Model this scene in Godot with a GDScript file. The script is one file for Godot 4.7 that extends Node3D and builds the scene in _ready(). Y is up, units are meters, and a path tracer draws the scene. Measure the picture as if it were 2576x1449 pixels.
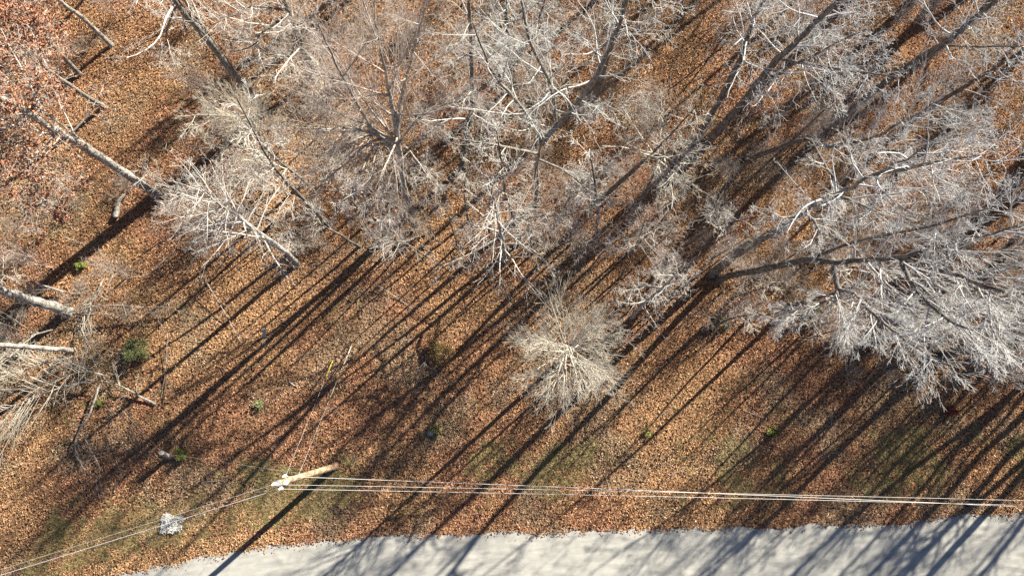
extends Node3D
# Bare winter wood beside a pale lane, seen from a drone looking almost straight down.

const CAM_H := 36.0
const FOCAL := 1717.0            # focal length in pixels of a 2576 x 1449 picture
const SUN_ELEV := 31.0
const SUN_AZ := 42.0             # shadows fall 42 degrees from -x towards +z

var to_world: Basis
var rng := RandomNumberGenerator.new()
var n_edge := FastNoiseLite.new()
var n_ground := FastNoiseLite.new()
var n_patch := FastNoiseLite.new()
var n_tuft := FastNoiseLite.new()
var n_heap := FastNoiseLite.new()
var names := {}
var M := {}
var road_edge: Array[Vector2] = []

# ------------------------------------------------------------------ helpers
class Build:
	var v := PackedVector3Array()
	var n := PackedVector3Array()
	var idx := PackedInt32Array()
	var tips: Array[Vector3] = []

func setup_axes() -> void:
	# where straight down lies in the picture gives the camera's tilt and roll
	var down := Vector3(1310.0 - 1288.0, -(1020.0 - 724.5), -FOCAL).normalized()
	var y := -down
	var x := (Vector3(1, 0, 0) - y * y.x).normalized()
	var z := x.cross(y)
	to_world = Basis(x, y, z).transposed()

func ray(px: float, py: float) -> Vector3:
	return to_world * Vector3(px - 1288.0, -(py - 724.5), -FOCAL)

func at(px: float, py: float, h: float) -> Vector3:      # the point of that direction at height h
	var r := ray(px, py)
	var t := (CAM_H - h) / -r.y
	return Vector3(r.x * t, h, r.z * t)

func on_ground(px: float, py: float) -> Vector3:
	var p := at(px, py, 0.0)
	for k in 3:
		p = at(px, py, ground_h(p.x, p.z))
	return p

func beside(px: float, py: float, base: Vector3) -> Vector3:   # the point of that direction nearest the vertical over base
	var r := ray(px, py)
	var t := (r.x * base.x + r.z * base.z) / maxf(r.x * r.x + r.z * r.z, 0.0001)
	var h := clampf(CAM_H + r.y * t, base.y + 0.2, 24.0)
	return at(px, py, h)

func edge_z(x: float) -> float:
	var e := road_edge
	if x <= e[0].x:
		return e[0].y + (e[1].y - e[0].y) / (e[1].x - e[0].x) * (x - e[0].x)
	for i in e.size() - 1:
		if x < e[i + 1].x:
			return lerpf(e[i].y, e[i + 1].y, (x - e[i].x) / (e[i + 1].x - e[i].x))
	return e[-1].y

func ground_h(x: float, z: float) -> float:
	var d := edge_z(x) - z                     # metres into the wood from the road's edge
	if d < 0.6:
		return -0.05
	var k := clampf((d - 0.6) / 3.0, 0.0, 1.0)
	var ditch := -0.28 * exp(-pow((d - 2.9) / 1.0, 2.0))
	return -0.05 + ditch + k * (0.12 + 0.22 * n_ground.get_noise_2d(x, z)) 

func numbered(called: String) -> String:
	var k: int = names.get(called, 0)
	names[called] = k + 1
	return called if k == 0 else "%s_%03d" % [called, k]

func tag(o: Node, label: String, category: String, group := "", kind := "") -> void:
	o.set_meta("label", label)
	o.set_meta("category", category)
	if group: o.set_meta("group", group)
	if kind: o.set_meta("kind", kind)

func thing(called: String, where: Vector3, label: String, category: String, group := "") -> Node3D:
	var o := Node3D.new()
	o.name = numbered(called)
	add_child(o, true)
	o.position = where
	tag(o, label, category, group)
	return o

func commit(b: Build, called: String, m: Material, parent: Node, off := Vector3.ZERO, stuff := false) -> MeshInstance3D:
	var mi := MeshInstance3D.new()
	if b.v.size() > 2:
		var a := []
		a.resize(Mesh.ARRAY_MAX)
		var v := b.v
		if off != Vector3.ZERO:
			for i in v.size(): v[i] -= off
		a[Mesh.ARRAY_VERTEX] = v
		a[Mesh.ARRAY_NORMAL] = b.n
		a[Mesh.ARRAY_INDEX] = b.idx
		var am := ArrayMesh.new()
		am.add_surface_from_arrays(Mesh.PRIMITIVE_TRIANGLES, a)
		mi.mesh = am
	mi.material_override = m
	mi.name = called if parent != self else numbered(called)
	parent.add_child(mi, true)
	if stuff: mi.set_meta("kind", "stuff")
	return mi

func tube(b: Build, pts: PackedVector3Array, r0: float, r1: float, sides: int, flare := 0.0, lump := 0.0) -> void:
	var cnt := pts.size()
	var start := b.v.size()
	var d := (pts[1] - pts[0]).normalized()
	var u := d.cross(Vector3(0.31, 0.77, -0.55)).normalized()
	for i in cnt:
		if i > 0 and i < cnt - 1: d = (pts[i + 1] - pts[i - 1]).normalized()
		elif i > 0: d = (pts[i] - pts[i - 1]).normalized()
		u = (u - d * u.dot(d)).normalized()
		var w := d.cross(u)
		var t := float(i) / (cnt - 1)
		var r := lerpf(r0, r1, t)
		if flare > 0.0: r *= 1.0 + flare * exp(-t * 30.0)
		var p := pts[i]
		for s in sides:
			var a := TAU * s / sides
			var o := u * cos(a) + w * sin(a)
			var rr := r
			if lump > 0.0: rr *= 1.0 + lump * n_ground.get_noise_3d(p.x * 60.0 + o.x * 30.0, p.y * 25.0, p.z * 60.0 + o.z * 30.0)
			b.v.append(p + o * rr)
			b.n.append(o)
	for i in cnt - 1:
		var k := start + i * sides
		for s in sides:
			var s2 := (s + 1) % sides
			b.idx.append(k + s); b.idx.append(k + sides + s); b.idx.append(k + s2)
			b.idx.append(k + s2); b.idx.append(k + sides + s); b.idx.append(k + sides + s2)

func cap(b: Build, p: Vector3, d: Vector3, r: float, sides := 12) -> void:
	var u := d.cross(Vector3(0.31, 0.77, -0.55)).normalized()
	var w := d.cross(u)
	var k := b.v.size()
	b.v.append(p); b.n.append(d)
	for s in sides:
		var a := TAU * s / sides
		b.v.append(p + (u * cos(a) + w * sin(a)) * r); b.n.append(d)
	for s in sides:
		b.idx.append(k); b.idx.append(k + 1 + (s + 1) % sides); b.idx.append(k + 1 + s)

func box(b: Build, c: Vector3, e: Vector3, bs := Basis()) -> void:
	for ax in 3:
		for sg in [-1.0, 1.0]:
			var n := Vector3.ZERO; n[ax] = sg
			var u := Vector3.ZERO; u[(ax + 1) % 3] = e[(ax + 1) % 3]
			var w := Vector3.ZERO; w[(ax + 2) % 3] = e[(ax + 2) % 3]
			var o := n * e[ax]
			var k := b.v.size()
			for q in [o - u - w, o + u - w, o + u + w, o - u + w]:
				b.v.append(c + bs * q); b.n.append(bs * n)
			if sg > 0: b.idx.append_array([k, k + 2, k + 1, k, k + 3, k + 2])
			else: b.idx.append_array([k, k + 1, k + 2, k, k + 2, k + 3])

func rnd3() -> Vector3:
	return Vector3(rng.randf_range(-1, 1), rng.randf_range(-1, 1), rng.randf_range(-1, 1))

func smooth(pts: PackedVector3Array, per: int, jit: float) -> PackedVector3Array:
	var out := PackedVector3Array()
	var n := pts.size()
	for i in n - 1:
		var a := pts[maxi(i - 1, 0)]
		var d := pts[mini(i + 2, n - 1)]
		for k in per:
			var q := pts[i].cubic_interpolate(pts[i + 1], a, d, float(k) / per)
			if k > 0: q += rnd3() * jit
			out.append(q)
	out.append(pts[n - 1])
	return out

# ------------------------------------------------------------------ trees
# per kind: child counts, angles, lengths, wiggle and pull upwards for branch, twig, twiglet
var KIND := {
	"broom": {"cnt": [0, 8, 5, 3], "ang": [40, 27, 24, 22], "len": [1, .6, .6, .62], "wig": [.06, .07, .09, .11], "up": [.03, .02, .02, .01], "seg": [7, 5, 3, 2], "min": .0034, "thin": .46},
	"oak": {"cnt": [0, 6, 5, 3], "ang": [62, 52, 50, 48], "len": [1, .55, .5, .5], "wig": [.22, .27, .32, .34], "up": [.06, .03, .0, .0], "seg": [8, 6, 4, 3], "min": .0046, "thin": .5},
	"under": {"cnt": [0, 6, 4, 2], "ang": [66, 46, 44, 42], "len": [1, .5, .5, .5], "wig": [.14, .17, .2, .24], "up": [-.01, .0, .0, .0], "seg": [7, 5, 3, 2], "min": .0044, "thin": .5},
	"sapling": {"cnt": [0, 5, 3, 0], "ang": [48, 38, 34, 40], "len": [1, .6, .6, .5], "wig": [.12, .16, .2, .2], "up": [.03, .02, .0, .0], "seg": [6, 4, 3, 2], "min": .004},
	"far": {"cnt": [0, 7, 5, 0], "ang": [52, 44, 42, 40], "len": [1, .55, .6, .5], "wig": [.14, .17, .2, .2], "up": [.05, .03, .02, .0], "seg": [6, 4, 3, 2], "min": .008},
}

func sprout(b: Build, p: Vector3, d: Vector3, length: float, r: float, lvl: int, k: Dictionary, own: Build = null) -> void:
	var seg: int = k.seg[lvl]
	var wig: float = k.wig[lvl]
	var up: float = k.up[lvl]
	var pts := PackedVector3Array([p])
	var step := length / seg
	for i in seg:
		d = (d + rnd3() * wig + Vector3(0, up, 0)).normalized()
		p += d * step
		pts.append(p)
	var rmin: float = k.min
	var r1 := maxf(r * (0.28 if lvl < 2 else 0.5), rmin)
	tube(own if own else b, pts, maxf(r, rmin), r1, 5 if lvl == 0 else (4 if lvl == 1 else 3))
	if lvl >= 3 or k.cnt[lvl + 1] == 0:
		b.tips.append(p)
		return
	var want: float = k.cnt[lvl + 1]
	var count := int(want * rng.randf_range(0.75, 1.25) + 0.5)
	var spin := rng.randf() * TAU
	for i in count:
		var t := lerpf(0.16, 0.99, (i + rng.randf()) / count)
		var f := t * seg
		var j := mini(int(f), seg - 1)
		var q := pts[j].lerp(pts[j + 1], f - j)
		var pd := (pts[j + 1] - pts[j]).normalized()
		var side := pd.cross(Vector3(0.3, 0.8, 0.5)).normalized()
		spin += 2.4 + rng.randf_range(-0.5, 0.5)
		side = side.rotated(pd, spin)
		var ang: float = deg_to_rad(k.ang[lvl + 1] * rng.randf_range(0.65, 1.3))
		var cd := pd * cos(ang) + side * sin(ang)
		var cl: float = length * k.len[lvl + 1] * (1.15 - 0.65 * t) * rng.randf_range(0.6, 1.25)
		sprout(b, q, cd, cl, lerpf(r, r1, t) * k.get("thin", .54), lvl + 1, k)

# spec: name, label, group, kind, trunk material, twig material, seed, stems
# stem: [radius at its foot, radius at its end, [[px, py (, height)] ...], limbs, from, limb length]
func tree(sp: Dictionary) -> Node3D:
	rng.seed = sp.seed
	var k: Dictionary = KIND[sp.kind]
	var base := Vector3.ZERO
	var root: Node3D
	var crown := Build.new()
	var main := PackedVector3Array()
	var first := true
	for st in sp.stems:
		var pts := PackedVector3Array()
		for q in st[2]:
			var w: Vector3
			if first and pts.is_empty():
				base = on_ground(q[0], q[1]) if not sp.has("lift") else at(q[0], q[1], sp.lift)
				w = base
				root = thing(sp.name, base, sp.label, sp.get("cat", "tree"), sp.get("group", ""))
			elif q.size() > 2:
				w = at(q[0], q[1], q[2])
			else:
				w = beside(q[0], q[1], base)
			if not first and pts.is_empty():       # a limb leaves the trunk where it is nearest
				var best := main[0]
				for m in main:
					if m.distance_squared_to(w) < best.distance_squared_to(w): best = m
				w = best
			pts.append(w)
		if first:
			pts[0] = base - Vector3(0, 0.12, 0) if not sp.has("lift") else base
		var line := smooth(pts, 5, st[0] * 0.22)
		if first: main = line
		var b := Build.new()
		var last: Array = st[2][-1]
		var ends_in_view: bool = last[0] > 0 and last[0] < 2580 and last[1] > 0
		tube(b, line, st[0], minf(st[1], .018) if ends_in_view else st[1], 10 if st[0] > .09 else 7, 0.5 if first and not sp.has("lift") else 0.0, 0.1)
		commit(b, "trunk" if first else "limb", M[sp.bark], root, base)
		var nl: int = st[3]
		var spin := rng.randf() * TAU
		for i in nl:
			var t: float = lerpf(st[4], 0.995, (i + rng.randf()) / nl)
			var f := t * (line.size() - 1)
			var j := mini(int(f), line.size() - 2)
			var q := line[j].lerp(line[j + 1], f - j)
			var pd := (line[j + 1] - line[j]).normalized()
			spin += 2.4 + rng.randf_range(-0.6, 0.6)
			var side := pd.cross(Vector3(0.3, 0.2, 0.9)).normalized().rotated(pd, spin)
			var ang: float = deg_to_rad(k.ang[0] * rng.randf_range(0.7, 1.25))
			var u: float = (t - st[4]) / (1.0 - st[4])
			var ll: float = st[5] * (1.1 - 0.6 * u) * rng.randf_range(0.65, 1.2)
			var lr := clampf(lerpf(st[0], st[1], t) * 0.45, 0.012, 0.013 + ll * 0.010)
			if lr > 0.02:
				var own := Build.new()
				sprout(crown, q, pd * cos(ang) + side * sin(ang), ll, lr, 0, k, own)
				commit(own, "limb", M[sp.twig], root, base)
			else:
				sprout(crown, q, pd * cos(ang) + side * sin(ang), ll, lr, 0, k)
		first = false
	commit(crown, "crown", M[sp.twig], root, base, true)
	if sp.has("leaves"):
		var mm := MultiMesh.new()
		mm.transform_format = MultiMesh.TRANSFORM_3D
		mm.use_colors = true
		mm.mesh = leaf_mesh()
		var total: int = sp.leaves
		mm.instance_count = total
		for i in total:
			var p := crown.tips[rng.randi() % crown.tips.size()] + rnd3() * 0.16 - base
			var bs := Basis.from_euler(rnd3() * PI).scaled(Vector3.ONE * rng.randf_range(.10, .17))
			mm.set_instance_transform(i, Transform3D(bs, p))
			var c := Color(.40, .16, .09).lerp(Color(.50, .29, .18), rng.randf())
			mm.set_instance_color(i, c * rng.randf_range(.55, 1.15))
		var mi := MultiMeshInstance3D.new()
		mi.name = "foliage"
		mi.multimesh = mm
		mi.material_override = M.leaf
		mi.set_meta("kind", "stuff")
		root.add_child(mi, true)
	return root

func small_tree(called: String, label: String, group: String, kind: String, h: float, r: float, nstem: int, nlimb: int, limb: float, lean: float, sd: int, bark: String, twig: String, from := 0.25, cat := "sapling") -> Node3D:
	rng.seed = sd
	var root := thing(called, Vector3.ZERO, label, cat, group)
	var k: Dictionary = KIND[kind]
	var crown := Build.new()
	for s in nstem:
		var pts := PackedVector3Array([Vector3(0, -.08, 0)])
		var d := Vector3(rng.randf_range(-lean, lean), 1, rng.randf_range(-lean, lean)).normalized()
		var hh := h * rng.randf_range(.75, 1.0)
		var p := Vector3(0, -.08, 0)
		for i in 8:
			d = (d + rnd3() * .09 + Vector3(0, .05, 0)).normalized()
			p += d * hh / 8
			pts.append(p)
		var b := Build.new()
		tube(b, pts, r, maxf(r * .22, .006), 8 if r > .06 else 5, .5 if r > .06 else 0.0)
		commit(b, "trunk", M[bark], root)
		var spin := rng.randf() * TAU
		for i in nlimb:
			var t := lerpf(from, .99, (i + rng.randf()) / nlimb)
			var f := t * 8
			var j := mini(int(f), 7)
			var q := pts[j].lerp(pts[j + 1], f - j)
			var pd := (pts[j + 1] - pts[j]).normalized()
			spin += 2.4 + rng.randf_range(-.6, .6)
			var side := pd.cross(Vector3(.3, .2, .9)).normalized().rotated(pd, spin)
			var ang: float = deg_to_rad(k.ang[0] * rng.randf_range(.7, 1.25))
			sprout(crown, q, pd * cos(ang) + side * sin(ang), limb * (1.15 - .7 * t) * rng.randf_range(.6, 1.2), maxf(r * (1 - t) * .5, r * .14), 0, k)
	commit(crown, "crown", M[twig], root, Vector3.ZERO, true)
	return root

func copy_of(src: Node3D, where: Vector3, turn: float, size: float) -> Node3D:
	var c: Node3D = src.duplicate()
	var nm := str(src.name)
	c.name = numbered(nm)
	add_child(c, true)
	c.position = where
	c.rotation.y = turn
	c.scale = Vector3.ONE * size
	return c

# ------------------------------------------------------------------ materials
func ramp_tex(sd: int, freq: float, cols: Array, offs: Array, size := 512, oct := 4) -> NoiseTexture2D:
	var n := FastNoiseLite.new()
	n.seed = sd; n.frequency = freq; n.fractal_octaves = oct
	var g := Gradient.new()
	var pc := PackedColorArray()
	for c in cols: pc.append((c as Color).linear_to_srgb())
	g.colors = pc
	g.offsets = PackedFloat32Array(offs)
	var t := NoiseTexture2D.new()
	t.width = size; t.height = size; t.seamless = true; t.noise = n; t.color_ramp = g
	return t

func bump_tex(sd: int, freq: float, strength: float, size := 512) -> NoiseTexture2D:
	var n := FastNoiseLite.new()
	n.seed = sd; n.frequency = freq; n.fractal_octaves = 4
	var t := NoiseTexture2D.new()
	t.width = size; t.height = size; t.seamless = true; t.noise = n; t.as_normal_map = true; t.bump_strength = strength
	return t

func mat(col: Color, rough := 0.9) -> StandardMaterial3D:
	var m := StandardMaterial3D.new()
	m.albedo_color = col.linear_to_srgb()
	m.roughness = rough
	m.metallic_specular = 0.25
	return m

func bark_mat(lo: Color, hi: Color, sd: int, tile := 1.4) -> StandardMaterial3D:
	var m := mat(Color(1, 1, 1))
	m.albedo_color = Color(1, 1, 1)
	m.albedo_texture = ramp_tex(sd, .018, [lo * .6, lo, hi, hi * 1.15], [.15, .42, .6, .85], 256)
	m.uv1_triplanar = true
	m.uv1_world_triplanar = true
	m.uv1_scale = Vector3(tile, tile * .4, tile)
	m.normal_enabled = true
	m.normal_texture = bump_tex(sd + 9, .05, 6.0, 256)
	return m

func make_materials() -> void:
	M.bark_grey = bark_mat(Color(.15, .135, .115), Color(.27, .25, .22), 3)
	M.bark_pale = bark_mat(Color(.24, .225, .20), Color(.40, .385, .35), 5, 1.0)
	M.bark_dark = bark_mat(Color(.10, .092, .083), Color(.19, .175, .16), 7)
	M.twig_white = mat(Color(.51, .485, .44))
	M.twig_pink = mat(Color(.37, .32, .285))
	M.twig_lichen = mat(Color(.44, .44, .415))
	M.twig_blue = mat(Color(.45, .45, .445))
	M.twig_dull = mat(Color(.30, .255, .215))
	M.twig_tan = mat(Color(.46, .425, .355))
	M.deadwood = bark_mat(Color(.22, .20, .175), Color(.38, .35, .31), 13, 2.0)
	var lf := mat(Color(1, 1, 1), .75)
	lf.albedo_color = Color(1, 1, 1)
	lf.vertex_color_use_as_albedo = true
	lf.cull_mode = BaseMaterial3D.CULL_DISABLED
	M.leaf = lf
	var gr := lf.duplicate()
	M.grass = gr
	var g := mat(Color(1, 1, 1), 1.0)
	g.albedo_color = Color(1, 1, 1)
	g.albedo_texture = ramp_tex(21, .03, [Color(.05, .028, .016), Color(.13, .07, .036), Color(.24, .135, .07), Color(.34, .22, .13)], [.25, .45, .6, .8], 1024, 6)
	g.uv1_triplanar = true
	g.uv1_world_triplanar = true
	g.uv1_scale = Vector3.ONE * .21
	M.ground = g
	# the lane: pale worn chip seal, streaked along its length
	var img := Image.create(1024, 512, false, Image.FORMAT_RGB8)
	var a := FastNoiseLite.new(); a.seed = 31; a.frequency = .011
	var c := FastNoiseLite.new(); c.seed = 33; c.frequency = .22
	var s := FastNoiseLite.new(); s.seed = 35; s.frequency = .02
	for y in 512:
		for x in 1024:
			var v := .30 + .05 * a.get_noise_2d(x, y) + .08 * s.get_noise_2d(x * .22, y * 1.2) + .09 * c.get_noise_2d(x, y)
			v = clampf(v, .1, .75)
			img.set_pixel(x, y, Color(v, v * .985, v * .90).linear_to_srgb())
	var r := mat(Color(1, 1, 1), .95)
	r.albedo_color = Color(1, 1, 1)
	r.albedo_texture = ImageTexture.create_from_image(img)
	M.road = r
	M.pole = bark_mat(Color(.30, .20, .125), Color(.46, .34, .235), 51, .8)
	M.metal = mat(Color(.55, .56, .58), .4); M.metal.metallic = .6
	M.porcelain = mat(Color(.72, .73, .75), .25)
	M.wire = mat(Color(.60, .59, .56), .5)
	M.cable = mat(Color(.52, .49, .53), .5)
	M.yellow = mat(Color(.55, .42, .08), .6)
	M.board = mat(Color(.36, .34, .31))

var _leaf: ArrayMesh
func leaf_mesh() -> ArrayMesh:            # a dry leaf one unit long, folded along its rib and curled at the tip
	if _leaf: return _leaf
	var st := SurfaceTool.new()
	st.begin(Mesh.PRIMITIVE_TRIANGLES)
	var rib := [Vector3(-.5, .02, 0), Vector3(-.05, -.05, 0), Vector3(.32, .0, 0), Vector3(.5, .14, 0)]
	var rim := [Vector3(-.12, .1, .3), Vector3(.28, .12, .22)]
	for sg in [1.0, -1.0]:
		var f := Vector3(1, 1, sg)
		var tri := [rib[0], rib[1], rim[0] * f, rib[1], rib[2], rim[0] * f, rib[2], rim[1] * f, rim[0] * f, rib[2], rib[3], rim[1] * f]
		for v in tri: st.add_vertex(v)
	st.generate_normals()
	_leaf = st.commit()
	return _leaf

# ------------------------------------------------------------------ setting
func make_ground() -> void:
	var xs: Array[float] = []
	var zs: Array[float] = []
	for v in [-600, -300, -160, -90, -60]: xs.append(v)
	var q := -48.0
	while q <= 48.0: xs.append(q); q += .6
	for v in [60, 90, 160, 300, 600]: xs.append(v)
	for v in [-600, -300, -160, -90, -60]: zs.append(v)
	q = -46.0
	while q <= 20.0: zs.append(q); q += .5
	for v in [30, 60, 160, 300, 600]: zs.append(v)
	var b := Build.new()
	for z in zs:
		for x in xs:
			b.v.append(Vector3(x, ground_h(x, z), z))
			var e := .3
			b.n.append(Vector3(ground_h(x - e, z) - ground_h(x + e, z), 2 * e, ground_h(x, z - e) - ground_h(x, z + e)).normalized())
	var w := xs.size()
	for j in zs.size() - 1:
		for i in w - 1:
			var k := j * w + i
			b.idx.append_array([k, k + 1, k + w, k + 1, k + w + 1, k + w])
	commit(b, "ground", M.ground, self).set_meta("kind", "structure")

func make_road() -> void:
	var st := SurfaceTool.new()
	st.begin(Mesh.PRIMITIVE_TRIANGLES)
	var rows := 9
	var cols := 0
	var x := -60.0
	while x <= 60.0:
		var ez := edge_z(x)
		var rag := .16 * n_edge.get_noise_1d(x * 9.0) + .10 * n_edge.get_noise_1d(x * 40.0)
		for r in rows:
			var t := float(r) / (rows - 1)
			var z := ez + t * 6.6 + (rag if r == 0 else 0.0) + (-.02 if r == 0 else 0.0)
			var y := -.045 + (.0 if r == 0 or r == rows - 1 else .05 + .08 * sin(PI * t))
			st.set_uv(Vector2(x / 8.0, t * 6.6 / 4.0))
			st.set_normal(Vector3(0, 1, -.05 + .1 * t).normalized())
			st.add_vertex(Vector3(x, y, z))
		cols += 1
		x += .25
	for i in cols - 1:
		for r in rows - 1:
			var k := i * rows + r
			for q in [k, k + rows, k + 1, k + 1, k + rows, k + rows + 1]: st.add_index(q)
	st.generate_tangents()
	var o := MeshInstance3D.new()
	o.name = "road"
	o.mesh = st.commit()
	o.material_override = M.road
	add_child(o, true)
	o.set_meta("kind", "structure")

func leaf_colour(x: float, z: float) -> Color:
	var p := n_patch.get_noise_2d(x, z)
	var q := n_tuft.get_noise_2d(x + 300, z)
	var r := rng.randf()
	var c: Color
	if r < .36: c = Color(.43, .235, .118)
	elif r < .60: c = Color(.52, .335, .205)
	elif r < .78: c = Color(.29, .138, .075)
	elif r < .90: c = Color(.42, .26, .145)
	else: c = Color(.18, .095, .05)
	if p > .0: c = c.lerp(Color(.50, .32, .17), clampf(p * 1.5, 0, .5))
	else: c = c.lerp(Color(.40, .20, .125), clampf(-p * 1.5, 0, .5))
	if q > .08: c = c.lerp(Color(.31, .25, .17), clampf((q - .08) * 2.4, 0, .65))
	var v := rng.randf_range(.6, 1.4)
	return Color(c.r * v, c.g * v, c.b * v)

func heap(x: float, z: float) -> float:
	return .05 + .05 * n_heap.get_noise_2d(x, z)

func make_litter() -> void:
	rng.seed = 77
	var spots: Array[Vector3] = []
	var total := 700000
	var k := 0
	while spots.size() < total and k < total * 2:
		k += 1
		var z := rng.randf_range(-29.0, 9.5)
		var half := 30.5 + maxf(-z - 5.0, 0.0) * .22
		var x := rng.randf_range(-half, half)
		var d := edge_z(x) - z + .22 * n_edge.get_noise_1d(x * 7.0) + .18 * n_edge.get_noise_2d(x * 25.0, z * 25.0)
		if d < 0.0:
			if d < -6.6 or rng.randf() > .5 * exp(d * 12.0) + .0004: continue
		elif d > 1.0 and rng.randf() < clampf(n_tuft.get_noise_2d(x * 2.2 + 50, z * 2.2) * 1.8 - .12, 0.0, .72): continue
		spots.append(Vector3(x, d, z))
	var mm := MultiMesh.new()
	mm.transform_format = MultiMesh.TRANSFORM_3D
	mm.use_colors = true
	mm.mesh = leaf_mesh()
	mm.instance_count = spots.size()
	for i in spots.size():
		var s := spots[i]
		var y := ground_h(s.x, s.z) + rng.randf_range(.012, .04)
		var tilt := Basis()
		if s.y < .1: y = .03
		else:          # the litter lies in small heaps and hollows
			var h0 := heap(s.x, s.z)
			y += h0
			tilt = Basis(Quaternion(Vector3.UP, Vector3(h0 - heap(s.x + .1, s.z), .1, h0 - heap(s.x, s.z + .1)).normalized()))
		var bs := Basis.from_euler(Vector3(rng.randf_range(-.6, .6), rng.randf() * TAU, rng.randf_range(-.6, .6))) 
		if rng.randf() < .4: bs = bs * Basis(Vector3(1, 0, 0), PI)
		var sc := rng.randf_range(.05, .095) if rng.randf() < .85 else rng.randf_range(.095, .15)
		bs = tilt * bs
		mm.set_instance_transform(i, Transform3D(bs.scaled(Vector3(sc, sc, sc)), Vector3(s.x, y, s.z)))
		mm.set_instance_color(i, leaf_colour(s.x, s.z))
	var mi := MultiMeshInstance3D.new()
	mi.name = "fallen_leaves"
	mi.multimesh = mm
	mi.material_override = M.leaf
	add_child(mi, true)
	tag(mi, "orange and brown fallen oak leaves covering the woodland floor", "leaves", "", "stuff")

var _blade: ArrayMesh
func blade_mesh() -> ArrayMesh:           # a tuft of nine bent blades
	if _blade: return _blade
	rng.seed = 5
	var st := SurfaceTool.new()
	st.begin(Mesh.PRIMITIVE_TRIANGLES)
	for i in 9:
		var a := rng.randf() * TAU
		var d := Vector3(cos(a), 0, sin(a))
		var s := Vector3(-d.z, 0, d.x) * .02
		var o := Vector3(rng.randf_range(-.12, .12), 0, rng.randf_range(-.12, .12))
		var l := rng.randf_range(.5, 1.0)
		var m := o + d * .25 * l + Vector3(0, .62 * l, 0)
		var e := o + d * .75 * l + Vector3(0, .75 * l, 0)
		for v in [o - s, o + s, m - s * .8, o + s, m + s * .8, m - s * .8, m - s * .8, m + s * .8, e]: st.add_vertex(v)
	st.generate_normals()
	_blade = st.commit()
	return _blade

func make_grass() -> void:
	rng.seed = 91
	var spots: Array = []
	for i in 60000:
		var x := rng.randf_range(-29.0, 29.0)
		var d := rng.randf_range(.5, 27.0) if i > 26000 else rng.randf_range(1.0, 4.6)
		var z := edge_z(x) - d
		var w := n_tuft.get_noise_2d(x, z)
		var need := -.05 + .10 * absf(d - 2.9) + rng.randf_range(0., .42) if d < 5.5 else .3 + rng.randf_range(0., .4)
		if x > -6 and x < 5 and d < 5.5: need += .06
		if w + .5 * n_edge.get_noise_2d(x * 16.0, z * 16.0) < need - (.14 if x < -12 else (.06 if x > 8 else -.02)): continue
		spots.append([Vector3(x, ground_h(x, z), z), d, w - need])
	var mm := MultiMesh.new()
	mm.transform_format = MultiMesh.TRANSFORM_3D
	mm.use_colors = true
	mm.mesh = blade_mesh()
	mm.instance_count = spots.size()
	for i in spots.size():
		var s: Array = spots[i]
		var sc := rng.randf_range(.16, .34)
		mm.set_instance_transform(i, Transform3D(Basis(Vector3.UP, rng.randf() * TAU).scaled(Vector3(sc, sc * .8, sc)), s[0]))
		var c := Color(.20, .19, .07).lerp(Color(.40, .29, .15), rng.randf() * (.9 if s[1] < 5.5 else 1.0))
		mm.set_instance_color(i, c * rng.randf_range(.6, 1.15))
	var mi := MultiMeshInstance3D.new()
	mi.name = "grass"
	mi.multimesh = mm
	mi.material_override = M.grass
	add_child(mi, true)
	tag(mi, "straggling green and straw grass along the ditch beside the lane", "grass", "", "stuff")

# ------------------------------------------------------------------ smaller things
func wire(called: String, pts: Array, r: float, m: String, label: String, cat := "wire", group := "") -> void:
	var line := PackedVector3Array()
	for i in pts.size() - 1:
		var a: Vector3 = pts[i]
		var c: Vector3 = pts[i + 1]
		var sag := a.distance_to(c) * .012 if cat == "power line" else 0.0
		for k in 24:
			var t := k / 24.0
			line.append(a.lerp(c, t) - Vector3(0, 4 * sag * t * (1 - t), 0))
	line.append(pts[-1])
	var b := Build.new()
	tube(b, line, r, r, 6)
	var o := commit(b, called, M[m], self)
	tag(o, label, cat, group)

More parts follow.
